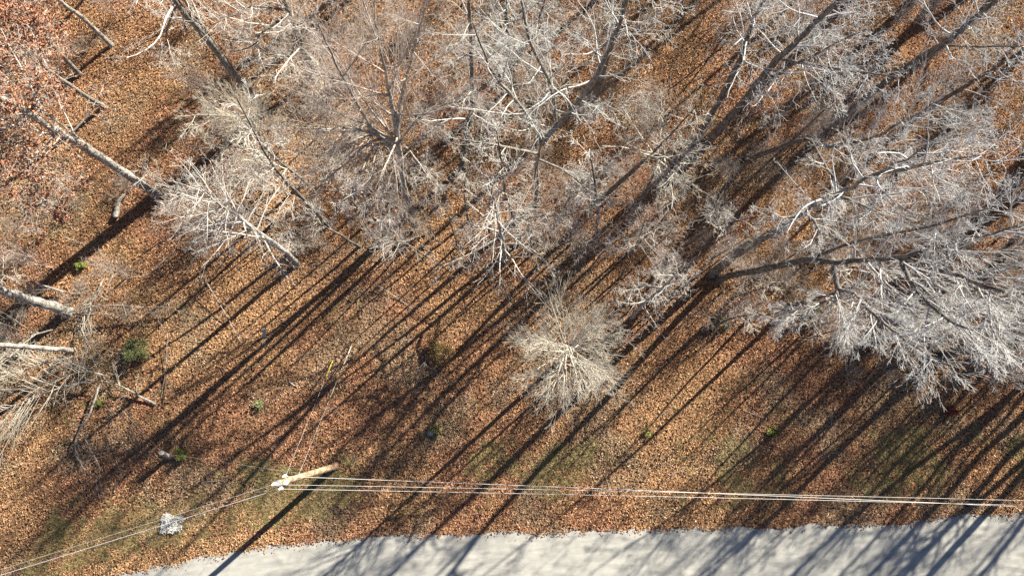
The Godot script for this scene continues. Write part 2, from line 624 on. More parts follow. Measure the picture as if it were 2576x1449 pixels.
func make_pole() -> void:
	var base := on_ground(843, 1174)
	var top := at(699, 1216, 8.4)
	var root := thing("utility_pole", base, "brown wooden utility pole with white insulators beside the lane", "utility pole")
	var ax := (top - base).normalized()
	var b := Build.new()
	tube(b, PackedVector3Array([base - ax * .2, base.lerp(top, .3), base.lerp(top, .65), top]), .165, .118, 16)
	cap(b, top, ax, .118, 16)
	commit(b, "shaft", M.pole, root, base)
	b = Build.new()
	tube(b, PackedVector3Array([top - ax * .03, top + ax * .05, top + ax * .09]), .126, .10, 14)
	cap(b, top + ax * .09, ax, .10, 14)
	commit(b, "cap", M.metal, root, base)
	var offs := [Vector3(-.05, .34, 0), Vector3(.0, -.32, .24), Vector3(.05, -.55, -.22)]
	for i in 3:
		var o: Vector3 = offs[i]
		var p := top + o
		b = Build.new()
		var f := top + ax * (o.y if o.y < 0 else 0.0)
		tube(b, PackedVector3Array([f, p]), .022, .022, 6)
		var br := commit(b, "bracket", M.metal, root, base)
		b = Build.new()
		tube(b, PackedVector3Array([p - Vector3(0, .06, 0), p, p + Vector3(0, .05, 0), p + Vector3(0, .1, 0), p + Vector3(0, .15, 0)]), .085, .045, 10)
		cap(b, p + Vector3(0, .15, 0), Vector3.UP, .045, 10)
		commit(b, "insulator", M.porcelain, br, base)
	b = Build.new()
	box(b, top - ax * .45 + Vector3(.17, 0, .0), Vector3(.05, .16, .07))
	commit(b, "junction_box", M.porcelain, root, base)
	# lines towards the east: three; towards the west: two
	var far := [[at(2576, 1262.5, 7.9), .007], [at(2576, 1275, 7.7), .008], [at(2576, 1278.5, 7.3), .010]]
	var lab := ["thin power line highest on the pole running along the lane to the wooded end", "power line from the middle insulator running along the lane to the wooded end", "thick cable lowest of the lines running along the lane to the wooded end"]
	for i in 3:
		var s: Vector3 = top + offs[i] + Vector3(0, .1, 0)
		var e: Vector3 = far[i][0]
		wire("power_line", [s, s + (e - s) * 1.45], far[i][1], "wire", lab[i], "power line")
	var w1 := at(0, 1433, 7.6)
	var w2 := at(0, 1447.5, 7.2)
	var s1: Vector3 = top + offs[0] + Vector3(0, .1, 0)
	var s2: Vector3 = top + offs[1] + Vector3(0, .1, 0)
	wire("power_line", [s1, s1 + (w1 - s1) * 2.2], .005, "wire", "thin power line crossing above the lane bend near the white clump", "power line")
	wire("power_line", [s2, s2 + (w2 - s2) * 2.2], .011, "cable", "thick lilac grey cable crossing above the white clump", "power line")
	# guys
	var a1 := on_ground(837, 905)
	var a2 := on_ground(884, 868)
	var g1 := base.lerp(top, .93)
	var g2 := base.lerp(top, .72)
	wire("guy_wire", [a1, g1], .004, "wire", "steel guy wire from the pole top down to the yellow guard", "guy wire")
	wire("guy_wire", [a2, g2], .004, "wire", "steel guy wire from the pole down to the pale guard", "guy wire")
	for q in [[a1, g1, "yellow", "bright yellow plastic guard on the foot of a guy wire"], [a2, g2, "board", "pale plastic guard on the foot of a guy wire"]]:
		var d: Vector3 = (q[1] - q[0]).normalized()
		var u: Vector3 = d.cross(Vector3.UP).normalized()
		b = Build.new()
		var rr := .015
		for sgn in [-1.0, 1.0]:       # a half round trough open underneath
			tube(b, PackedVector3Array([q[0] - d * .05 + u * .014 * sgn, q[0] + d * 1.6 + u * .014 * sgn]), rr, rr, 8)
		tube(b, PackedVector3Array([q[0] - d * .05 + Vector3(0, .02, 0), q[0] + d * 1.6 + Vector3(0, .02, 0)]), rr, rr, 8)
		var o := commit(b, "guy_guard", M[q[2]], self)
		tag(o, q[3], "guy guard")
	# the stub pole with its own wires
	var sb := on_ground(426, 1151)
	var stp := at(405, 1139, 1.5)
	var sr := thing("pole_stub", sb, "short weathered grey pole stub leaning among the leaves", "pole")
	var sx := (stp - sb).normalized()
	b = Build.new()
	tube(b, PackedVector3Array([sb - sx * .2, sb.lerp(stp, .5), stp]), .13, .115, 14)
	commit(b, "shaft", M.deadwood, sr, sb)
	b = Build.new()
	tube(b, PackedVector3Array([stp - sx * .02, stp + sx * .012]), .122, .118, 14)
	cap(b, stp + sx * .012, sx, .118, 14)
	commit(b, "top", M.board, sr, sb)
	b = Build.new()
	tube(b, PackedVector3Array([stp - sx * .2, stp - sx * .15]), .127, .127, 14)
	commit(b, "band", M.metal, sr, sb)
	wire("guy_wire", [stp - sx * .15, on_ground(288, 1014)], .004, "wire", "thin guy wire from the pole stub to the brush pile", "guy wire")
	wire("guy_wire", [stp - sx * .15, base.lerp(top, .55)], .003, "wire", "thin span wire between the pole stub and the tall pole", "guy wire")

func feathery(called: String, where: Vector3, rad: float, h: float, cols: Array, count: int, label: String, cat: String, sd: int, blade := .1, stem := true) -> void:
	# a plant of many narrow leaves round short stems
	rng.seed = sd
	var root := thing(called, where, label, cat)
	if stem:
		var b := Build.new()
		for s in 5:
			var a := TAU * s / 5 + rng.randf()
			tube(b, PackedVector3Array([Vector3(0, -.05, 0), Vector3(cos(a) * rad * .25, h * .5, sin(a) * rad * .25), Vector3(cos(a) * rad * .55, h * .9, sin(a) * rad * .55)]), .014, .005, 4)
		commit(b, "stem", M.twig_dull, root)
	var mm := MultiMesh.new()
	mm.transform_format = MultiMesh.TRANSFORM_3D
	mm.use_colors = true
	mm.mesh = leaf_mesh()
	mm.instance_count = count
	var lobes: Array[Vector3] = []
	for i in 11: 
		var a := rng.randf() * TAU
		lobes.append(Vector3(cos(a), 0, sin(a)) * rad * rng.randf_range(.15, .85) + Vector3(0, h * rng.randf_range(.2, .9), 0))
	for i in count:
		var l := lobes[rng.randi() % lobes.size()]
		var o := rnd3().normalized() * pow(rng.randf(), .6)
		var p := l + o * Vector3(rad * .38, h * .22, rad * .38)
		p.y = maxf(p.y, .02)
		var dir := (Vector3(l.x, h * .3, l.z) + rnd3() * rad * .9).normalized()
		var sd2 := dir.cross(rnd3()).normalized()
		var bs := Basis(dir * blade * rng.randf_range(.6, 1.4), dir.cross(sd2) * blade * .6, sd2 * blade * .35)
		mm.set_instance_transform(i, Transform3D(bs, p))
		var c: Color = (cols[0] as Color).lerp(cols[1], rng.randf())
		mm.set_instance_color(i, c * rng.randf_range(.75, 1.15))
	var mi := MultiMeshInstance3D.new()
	mi.name = "foliage"
	mi.multimesh = mm
	mi.material_override = M.leaf
	mi.set_meta("kind", "stuff")
	root.add_child(mi, true)

func stick(px: Array, r: float, nl: int, label: String, sd: int, group := "", kind := "under", bark := "deadwood", called := "fallen_branch", len_ := 1.2) -> void:
	# a fallen stem lying on the litter: px = [[x, y, height above the ground] ...]
	rng.seed = sd
	var pts := PackedVector3Array()
	for q in px:
		var p := on_ground(q[0], q[1])
		var h: float = q[2] if q.size() > 2 else 0.0
		pts.append(at(q[0], q[1], p.y + .06 + r * .6 + h))
	var base := pts[0]
	var root := thing(called, base, label, "branch" if called == "fallen_branch" else "log", group)
	var line := smooth(pts, 4, r * .4)
	var b := Build.new()
	tube(b, line, r, maxf(r * .35, .008), 6, 0.0, .12)
	cap(b, line[0], (line[0] - line[1]).normalized(), r, 6)
	commit(b, "stem", M[bark], root, base)
	if nl > 0:
		var crown := Build.new()
		for i in nl:
			var t := lerpf(.25, .98, (i + rng.randf()) / nl)
			var f := t * (line.size() - 1)
			var j := mini(int(f), line.size() - 2)
			var pd := (line[j + 1] - line[j]).normalized()
			var side := Vector3(pd.z, rng.randf_range(.0, .5), -pd.x) * (1.0 if rng.randf() < .5 else -1.0)
			side.y = absf(side.y)
			var ang := deg_to_rad(rng.randf_range(25, 60))
			sprout(crown, line[j].lerp(line[j + 1], f - j), pd * cos(ang) + side.normalized() * sin(ang), len_ * rng.randf_range(.5, 1.2), r * .4, 1, KIND[kind])
		commit(crown, "twigs", M.twig_tan if nl > 10 else M.twig_dull, root, base, true)

# ------------------------------------------------------------------ build
func _ready() -> void:
	setup_axes()
	var cam := Camera3D.new()
	cam.name = "camera"
	add_child(cam)
	cam.transform = Transform3D(to_world, Vector3(0, CAM_H, 0))
	cam.fov = rad_to_deg(2.0 * atan(724.5 / FOCAL))
	cam.far = 2000.0
	cam.current = true
	var env := Environment.new()
	env.background_mode = Environment.BG_SKY
	var sky := Sky.new()
	var sm := ProceduralSkyMaterial.new()
	sm.sky_top_color = Color(.40, .49, .66)
	sm.sky_horizon_color = Color(.73, .77, .81)
	sm.sky_curve = .12
	sm.ground_bottom_color = Color(.20, .15, .11)
	sm.ground_horizon_color = Color(.45, .45, .45)
	sky.sky_material = sm
	env.sky = sky
	env.background_energy_multiplier = .31
	env.tonemap_mode = Environment.TONE_MAPPER_LINEAR
	env.tonemap_exposure = 3.25
	env.sdfgi_enabled = true
	env.ssao_enabled = true
	env.ssil_enabled = true
	var we := WorldEnvironment.new()
	we.name = "environment"
	we.environment = env
	add_child(we)
	var sun := DirectionalLight3D.new()
	sun.name = "sun"
	sun.light_energy = 1.6
	sun.light_color = Color(1.0, .965, .90)
	sun.light_angular_distance = .53
	sun.shadow_enabled = true
	add_child(sun)
	var ce := cos(deg_to_rad(SUN_ELEV))
	var dir := Vector3(-cos(deg_to_rad(SUN_AZ)) * ce, -sin(deg_to_rad(SUN_ELEV)), sin(deg_to_rad(SUN_AZ)) * ce)
	sun.look_at_from_position(-dir * 60.0, Vector3.ZERO, Vector3.UP)

	n_heap.seed = 10; n_heap.frequency = .42; n_heap.fractal_octaves = 3
	n_edge.seed = 2; n_edge.frequency = .05
	n_ground.seed = 4; n_ground.frequency = .07
	n_patch.seed = 6; n_patch.frequency = .11; n_patch.fractal_octaves = 3
	n_tuft.seed = 8; n_tuft.frequency = .16; n_tuft.fractal_octaves = 3
	for q in [[-60, 1560], [290, 1449], [500, 1403], [700, 1372], [1000, 1347], [1300, 1340], [1717, 1329], [2010, 1328], [2040, 1315], [2160, 1322], [2284, 1315], [2384, 1300], [2576, 1290], [2800, 1275]]:
		var p := at(q[0], q[1], 0.0)
		road_edge.append(Vector2(p.x, p.z))
	make_materials()
	make_ground()
	make_road()
	make_litter()
	make_grass()
	make_trees()
	make_understory()
	make_outer_wood()
	make_pole()
	make_small()

func make_trees() -> void:
	var L: Array = []
	# --- upper left
	L.append({"name": "bare_tree", "label": "tall dark grey trunk with a second stem close beside it on the slope", "kind": "oak", "bark": "bark_grey", "twig": "twig_white", "seed": 11, "stems": [
		[.23, .10, [[660, 285], [650, 257], [560, 148], [495, 68], [430, -8], [330, -120]], 10, .75, 3.5],
		[.10, .04, [[585, 170], [530, 95], [470, 10], [420, -60]], 5, .4, 2.5],
		[.05, .02, [[440, 15], [418, 75], [420, 110], [425, 145]], 5, .3, 1.6]]})
	L.append({"name": "bare_tree", "label": "slim pale trunk with its mossy foot standing in the open leaf litter", "kind": "oak", "bark": "bark_pale", "twig": "twig_white", "seed": 12, "stems": [
		[.14, .07, [[279, 117], [225, 62], [147, 0], [60, -70]], 8, .6, 3.0]]})
	L.append({"name": "oak_tree", "label": "thick pale oak trunk under a crown of russet leaves", "kind": "oak", "bark": "bark_pale", "twig": "twig_white", "seed": 13, "leaves": 5000, "stems": [
		[.22, .12, [[392, 490], [310, 432], [200, 362], [140, 328], [0, 247], [-90, 190]], 12, .5, 3.6],
		[.08, .04, [[300, 430], [245, 385], [150, 312], [85, 262], [20, 200]], 10, .4, 2.6],
		[.06, .02, [[140, 328], [100, 380], [50, 390], [10, 470]], 10, .2, 2.2],
		[.06, .02, [[60, 285], [60, 380], [90, 480], [120, 520]], 10, .3, 2.2]]})
	L.append({"name": "oak_tree", "label": "slender oak with a broken grey trunk line and russet leaves", "kind": "oak", "bark": "bark_grey", "twig": "twig_white", "seed": 14, "leaves": 4500, "stems": [
		[.12, .05, [[262, 270], [147, 197], [85, 148], [20, 115], [-40, 80]], 16, .35, 3.0],
		[.05, .02, [[100, 150], [60, 90], [40, 20]], 10, .2, 2.5]]})
	L.append({"name": "oak_tree", "label": "russet leaved oak at the wood's far corner beyond the slender oak", "kind": "oak", "bark": "bark_grey", "twig": "twig_white", "seed": 141, "leaves": 3500, "stems": [
		[.13, .06, [[200, 190], [110, 90], [60, 30], [20, -20]], 14, .3, 3.2]]})
	L.append({"name": "bare_tree", "label": "pale stemmed tree spraying crooked white branches over the brown clearing", "kind": "under", "bark": "bark_pale", "twig": "twig_white", "seed": 15, "stems": [
		[.15, .03, [[748, 664], [717, 633], [630, 570], [590, 536], [547, 512], [500, 470]], 34, .32, 3.0]]})
	L.append({"name": "bare_tree", "label": "small bare tree with pale sprays swept sideways at the twin stemmed trunk's foot", "kind": "broom", "bark": "bark_grey", "twig": "twig_tan", "seed": 16, "stems": [
		[.11, .03, [[770, 460], [750, 443], [677, 383], [640, 315], [610, 280]], 22, .3, 2.8],
		[.05, .02, [[650, 340], [610, 300], [540, 290], [480, 290]], 8, .2, 1.8],
		[.05, .02, [[650, 345], [590, 340], [530, 350]], 8, .2, 1.6]]})
	L.append({"name": "oak_tree", "label": "gnarled bare oak with twisting white limbs and a dark trunk", "kind": "oak", "bark": "bark_dark", "twig": "twig_white", "seed": 17, "stems": [
		[.20, .08, [[792, 190], [777, 157], [745, 80], [725, 27], [705, -30]], 16, .3, 3.6],
		[.09, .03, [[730, 40], [660, 78], [640, 110], [590, 130]], 9, .25, 2.0],
		[.08, .03, [[725, 30], [640, 15], [580, 40], [530, 60]], 9, .3, 2.0],
		[.07, .03, [[740, 60], [735, 130], [690, 160], [660, 200]], 8, .3, 1.6]]})
	# --- top centre
	L.append({"name": "maple_tree", "label": "broad bare maple with pinkish brush of fine upright branches", "kind": "broom", "bark": "bark_pale", "twig": "twig_pink", "seed": 18, "stems": [
		[.19, .05, [[1042, 535], [1018, 480], [998, 333], [975, 220], [940, 50]], 13, .4, 3.8],
		[.09, .03, [[990, 400], [935, 320], [860, 190], [800, 60]], 11, .25, 2.8],
		[.08, .03, [[995, 330], [1010, 240], [1045, 110], [1070, 20]], 9, .3, 2.8],
		[.07, .02, [[985, 380], [900, 325], [820, 325], [740, 320]], 12, .2, 2.2],
		[.06, .02, [[990, 400], [950, 340], [860, 365, 11.2], [765, 405, 11.0]], 9, .3, 1.6],
		[.06, .02, [[990, 400], [950, 350], [870, 410, 10.8], [795, 475, 10.2]], 9, .3, 1.6],
		[.05, .02, [[992, 410], [950, 360], [900, 450, 10.4], [850, 530, 9.6]], 9, .3, 1.5],
		[.05, .02, [[992, 410], [955, 360], [930, 460, 10.2], [905, 560, 9.4]], 9, .3, 1.5],
		[.05, .02, [[995, 420], [965, 370], [960, 470, 9.8], [955, 575, 9.0]], 9, .3, 1.4],
		[.05, .02, [[995, 420], [985, 380], [1005, 450, 9.6], [1015, 530, 9.0]], 8, .3, 1.3],
		[.05, .02, [[995, 410], [1020, 370], [1060, 420, 9.8], [1100, 480, 9.6]], 8, .3, 1.4],
		[.06, .02, [[985, 370], [930, 320], [850, 285, 12.0], [765, 235, 12.5]], 10, .3, 1.9],
		[.06, .02, [[990, 360], [960, 310], [900, 230, 12.8], [840, 130, 13.6]], 11, .3, 2.2],
		[.05, .02, [[998, 350], [1050, 300, 10.8], [1120, 260, 11.5], [1180, 240, 12.0]], 10, .3, 1.9]]})
	L.append({"name": "oak_tree", "label": "grey forked oak dividing into three lichen pale limbs", "kind": "oak", "bark": "bark_grey", "twig": "twig_lichen", "seed": 20, "stems": [
		[.20, .15, [[1344, 515], [1349, 480], [1353, 400], [1364, 360]], 0, .9, 2.0],
		[.12, .03, [[1362, 363], [1339, 307], [1299, 253], [1242, 187], [1190, 60]], 14, .2, 2.8],
		[.13, .03, [[1362, 363], [1392, 327], [1472, 233], [1512, 167], [1565, 43], [1590, -60]], 15, .2, 2.8],
		[.10, .03, [[1362, 350], [1395, 317], [1386, 217], [1335, 110], [1310, 0]], 13, .35, 2.8],
		[.07, .02, [[1354, 388], [1258, 367, 8.5], [1208, 358, 8.8], [1130, 345, 9.0]], 10, .2, 1.8],
		[.06, .02, [[1355, 395], [1420, 430, 7.5], [1470, 470, 8.0], [1520, 520, 8.0]], 10, .2, 1.8]]})
	L.append({"name": "bare_tree", "label": "small bare tree with level white branches and one long low bough over the clearing", "kind": "under", "bark": "bark_pale", "twig": "twig_white", "seed": 21, "stems": [
		[.13, .03, [[1268, 655], [1265, 616], [1254, 560], [1243, 500]], 26, .25, 3.0],
		[.06, .02, [[1266, 620], [1310, 615, 4.5], [1359, 645, 5.0], [1405, 712, 5.0]], 8, .3, 1.4],
		[.06, .02, [[1262, 590], [1180, 640, 5.0], [1100, 675, 5.0]], 7, .3, 1.4],
		[.06, .02, [[1258, 570], [1340, 545, 7.0], [1430, 540, 7.5], [1500, 520, 8.0]], 9, .2, 1.8]]})
	L.append({"name": "bare_tree", "label": "dark upright trunk between the pinkish maple and the forked oak", "kind": "oak", "bark": "bark_dark", "twig": "twig_lichen", "seed": 22, "stems": [
		[.17, .05, [[1160, 425], [1164, 390], [1176, 320], [1187, 247], [1184, 120], [1180, 0]], 12, .4, 2.6]]})
	L.append({"name": "bare_tree", "label": "lichen grey tree with a dense tangle of twigs behind the forked oak", "kind": "oak", "bark": "bark_dark", "twig": "twig_lichen", "seed": 23, "stems": [
		[.19, .05, [[1296, 215], [1285, 150], [1276, 60], [1270, -20]], 14, .25, 3.4],
		[.09, .03, [[1290, 170], [1340, 90], [1370, 0]], 14, .2, 3.0]]})
	L.append({"name": "bare_tree", "label": "grey tree with steep narrow limbs standing behind the forked oak's straight limb", "kind": "oak", "bark": "bark_grey", "twig": "twig_lichen", "seed": 24, "stems": [
		[.18, .05, [[1500, 230], [1540, 110], [1570, 10], [1590, -60]], 13, .25, 3.2]]})
	L.append({"name": "bare_tree", "label": "dark bent trunk arching over into a drooping spray of twigs", "kind": "under", "bark": "bark_dark", "twig": "twig_tan", "seed": 25, "stems": [
		[.15, .06, [[1505, 505], [1535, 480], [1602, 420], [1637, 392], [1675, 395, 10.5], [1718, 420, 11.0]], 18, .6, 2.8],
		[.06, .02, [[1637, 392], [1692, 333], [1750, 270]], 8, .3, 2.0]]})
	# --- right
	L.append({"name": "bare_tree", "label": "slim dark trunk leaning out beside a thicker blue grey one", "kind": "oak", "bark": "bark_dark", "twig": "twig_blue", "seed": 26, "stems": [
		[.15, .05, [[1722, 400], [1797, 277], [1844, 187], [1874, 127], [1894, 50], [1944, -20]], 16, .5, 2.8]]})
	L.append({"name": "oak_tree", "label": "thick blue grey oak trunk with a long white side limb", "kind": "oak", "bark": "bark_dark", "twig": "twig_blue", "seed": 27, "stems": [
		[.21, .07, [[1745, 398], [1827, 307], [1904, 213], [1974, 133], [2067, 43], [2134, -20]], 12, .55, 2.8],
		[.09, .03, [[1915, 200], [1947, 197], [1994, 163], [2050, 140], [2100, 110], [2180, 75]], 18, .2, 2.6],
		[.06, .02, [[1975, 170], [2060, 165], [2160, 180], [2270, 195]], 12, .2, 1.8]]})
	L.append({"name": "bare_tree", "label": "dark straight trunk in line with its own shadow, forking near its top", "kind": "oak", "bark": "bark_dark", "twig": "twig_blue", "seed": 28, "stems": [
		[.20, .07, [[2080, 330], [2230, 205], [2370, 113], [2427, 67], [2520, -10]], 12, .45, 2.6],
		[.06, .03, [[2375, 110], [2450, 117], [2576, 115]], 5, .5, 1.6]]})
	L.append({"name": "bare_tree", "label": "thin pole-like stem of a young tree among dark shadows", "kind": "under", "bark": "bark_dark", "twig": "twig_blue", "seed": 29, "stems": [
		[.07, .02, [[2003, 347], [2065, 285], [2130, 227], [2190, 160]], 9, .5, 1.8]]})
	L.append({"name": "bare_tree", "label": "straight dark trunk with sparse white twigs at the wood's edge of view", "kind": "oak", "bark": "bark_dark", "twig": "twig_blue", "seed": 30, "stems": [
		[.14, .05, [[2290, 308], [2334, 277], [2437, 213], [2540, 150], [2630, 90]], 14, .45, 2.4]]})
	L.append({"name": "maple_tree", "label": "wavy trunked tree ending in a pale blue grey brush of twigs", "kind": "broom", "bark": "bark_dark", "twig": "twig_blue", "seed": 31, "stems": [
		[.15, .05, [[1880, 402], [1917, 387], [1994, 360], [2037, 353], [2087, 368], [2184, 350], [2284, 300], [2370, 250]], 18, .5, 3.0],
		[.06, .02, [[2150, 360], [2230, 380], [2330, 370], [2420, 340]], 12, .3, 2.4],
		[.06, .02, [[2050, 352], [2080, 420, 13], [2110, 470, 13.5], [2080, 520, 14]], 8, .3, 1.6]]})
	L.append({"name": "oak_tree", "label": "heavy grey trunk with white side branches, forking from a shared root with a dark bough", "kind": "oak", "bark": "bark_grey", "twig": "twig_blue", "seed": 32, "stems": [
		[.23, .07, [[1794, 688], [1840, 650], [1897, 613], [1970, 569], [2037, 523], [2114, 486], [2200, 440], [2330, 370]], 10, .6, 2.8],
		[.07, .03, [[2030, 530], [2052, 560], [2060, 590], [2065, 625]], 8, .2, 1.4],
		[.06, .02, [[2035, 525], [1990, 545, 13], [1920, 545, 13]], 8, .2, 1.2],
		[.06, .02, [[2100, 490], [2180, 520], [2210, 540], [2190, 580]], 8, .2, 1.4],
		[.07, .02, [[2200, 440], [2300, 420], [2400, 400], [2480, 390]], 12, .2, 2.2]]})
	L.append({"name": "maple_tree", "label": "large dark bough maple fanning into masses of white straight twigs", "kind": "broom", "bark": "bark_dark", "twig": "twig_blue", "seed": 33, "stems": [
		[.19, .06, [[1806, 708], [1834, 694], [1957, 669], [2037, 653], [2097, 661], [2184, 653], [2264, 646], [2400, 615], [2560, 570]], 17, .55, 3.2],
		[.10, .03, [[2097, 661], [2110, 723], [2160, 743], [2180, 772], [2250, 833], [2350, 903]], 20, .3, 2.5],
		[.06, .02, [[2110, 720], [2100, 745, 11.5], [2007, 779, 11.3], [1957, 813, 11.0]], 12, .2, 1.6],
		[.07, .02, [[2040, 650], [2150, 609], [2327, 573], [2500, 520]], 9, .3, 2.4],
		[.08, .03, [[2264, 646], [2300, 720], [2380, 800], [2450, 830]], 12, .25, 2.4],
		[.08, .03, [[2264, 646], [2380, 680], [2480, 720], [2580, 740]], 12, .25, 2.5]]})
	L.append({"name": "bare_tree", "label": "dark low trunk running flat out below the white twig masses", "kind": "broom", "bark": "bark_dark", "twig": "twig_blue", "seed": 34, "stems": [
		[.17, .07, [[2360, 893], [2467, 877], [2576, 868], [2700, 850]], 12, .5, 2.6]]})
	L.append({"name": "bare_tree", "label": "round crowned small tree with fine straw coloured branches radiating like a burst", "kind": "broom", "bark": "bark_pale", "twig": "twig_tan", "seed": 35, "stems": [
		[.13, .05, [[1400, 918], [1420, 892], [1436, 868]], 30, .5, 3.1],
		[.05, .02, [[1425, 897], [1390, 870, 6.5], [1330, 850, 7.5]], 10, .2, 1.8],
		[.05, .02, [[1425, 897], [1470, 920, 6.5], [1510, 945, 7.3]], 10, .2, 1.8],
		[.05, .02, [[1425, 897], [1410, 930, 6.3], [1380, 955, 7.0]], 10, .2, 1.8],
		[.05, .02, [[1425, 897], [1480, 850, 6.5], [1520, 810, 7.5]], 10, .2, 1.8]]})
	L.append({"name": "bare_tree", "label": "low crooked white branched tree between the burst crown and the dark bough", "kind": "oak", "bark": "bark_pale", "twig": "twig_white", "seed": 36, "stems": [
		[.10, .03, [[1590, 800], [1620, 765], [1665, 725], [1710, 680]], 14, .3, 2.0],
		[.05, .02, [[1665, 725], [1610, 720, 6.5], [1560, 740, 6.5]], 6, .2, 1.2]]})
	L.append({"name": "bare_tree", "label": "thin pinkish tree of faint twigs over the pale litter, past the burst crown", "kind": "under", "bark": "bark_grey", "twig": "twig_pink", "seed": 37, "stems": [
		[.08, .02, [[1580, 640], [1620, 600], [1650, 575]], 22, .3, 2.4]]})
	# --- left
	L.append({"name": "bare_tree", "label": "thick whitish grey trunk rising out of the brush pile", "kind": "oak", "bark": "bark_pale", "twig": "twig_white", "seed": 38, "stems": [
		[.27, .16, [[172, 787], [90, 758], [0, 729], [-150, 680]], 5, .7, 3.0]]})
	L.append({"name": "bare_tree", "label": "straight white trunk just behind the brush pile's tangle", "kind": "oak", "bark": "bark_pale", "twig": "twig_white", "seed": 39, "stems": [
		[.13, .09, [[182, 881], [90, 874], [0, 868], [-150, 858]], 5, .75, 3.0]]})
	for s in L: tree(s)

func blocked(px: float, py: float) -> bool:        # ground that the photograph shows open
	if py > 640 and px > 330 and px < 1560: return true
	if py > 960: return true
	if px > 240 and px < 470 and py > 130 and py < 420: return true
	if py > 850 and px < 2000: return true
	return false

func make_understory() -> void:
	var lab := ["knee high grey brush of fine twigs in the leaf litter", "slender bare sapling with a few pale branches in the leaf litter", "thin brown sapling with a loose crown of fine twigs", "bushy pinkish sapling of many fine twigs", "tall spindly grey sapling leaning in the leaf litter"]
	var grp := ["brush on the woodland floor", "slender pale saplings", "thin brown saplings", "bushy pinkish saplings", "spindly grey saplings"]
	var protos: Array[Node3D] = [
		small_tree("brush", lab[0], grp[0], "sapling", 1.3, .016, 5, 6, .9, .7, 201, "twig_dull", "twig_dull", .15, "shrub"),
		small_tree("sapling", lab[1], grp[1], "sapling", 4.2, .035, 1, 14, 1.5, .2, 202, "twig_white", "twig_white"),
		small_tree("sapling", lab[2], grp[2], "sapling", 3.4, .03, 2, 12, 1.4, .3, 203, "twig_dull", "twig_dull"),
		small_tree("sapling", lab[3], grp[3], "sapling", 4.6, .035, 2, 16, 1.7, .25, 204, "twig_pink", "twig_pink"),
		small_tree("sapling", lab[4], grp[4], "sapling", 6.0, .05, 1, 16, 1.8, .3, 205, "bark_grey", "twig_white", .4)]
	rng.seed = 321
	var used := [false, false, false, false, false]
	var made := 0
	var tries := 0
	while made < 230 and tries < 3000:
		tries += 1
		var px := rng.randf_range(-20, 2600)
		var py := rng.randf_range(-40, 960)
		if blocked(px, py): continue
		if px < 420 and py < 640 and rng.randf() < .55: continue
		if px > 1830 and py < 560 and rng.randf() < .3: continue
		var p := on_ground(px, py)
		var k := [0, 0, 1, 2, 3, 3, 4][rng.randi() % 7] as int
		if py > 640: k = [0, 0, 2, 3][rng.randi() % 4]
		var size := rng.randf_range(.7, 1.25)
		var turn := rng.randf() * TAU
		if not used[k]:
			used[k] = true
			protos[k].position = p; protos[k].rotation.y = turn; protos[k].scale = Vector3.ONE * size
		else:
			copy_of(protos[k], p, turn, size)
		made += 1

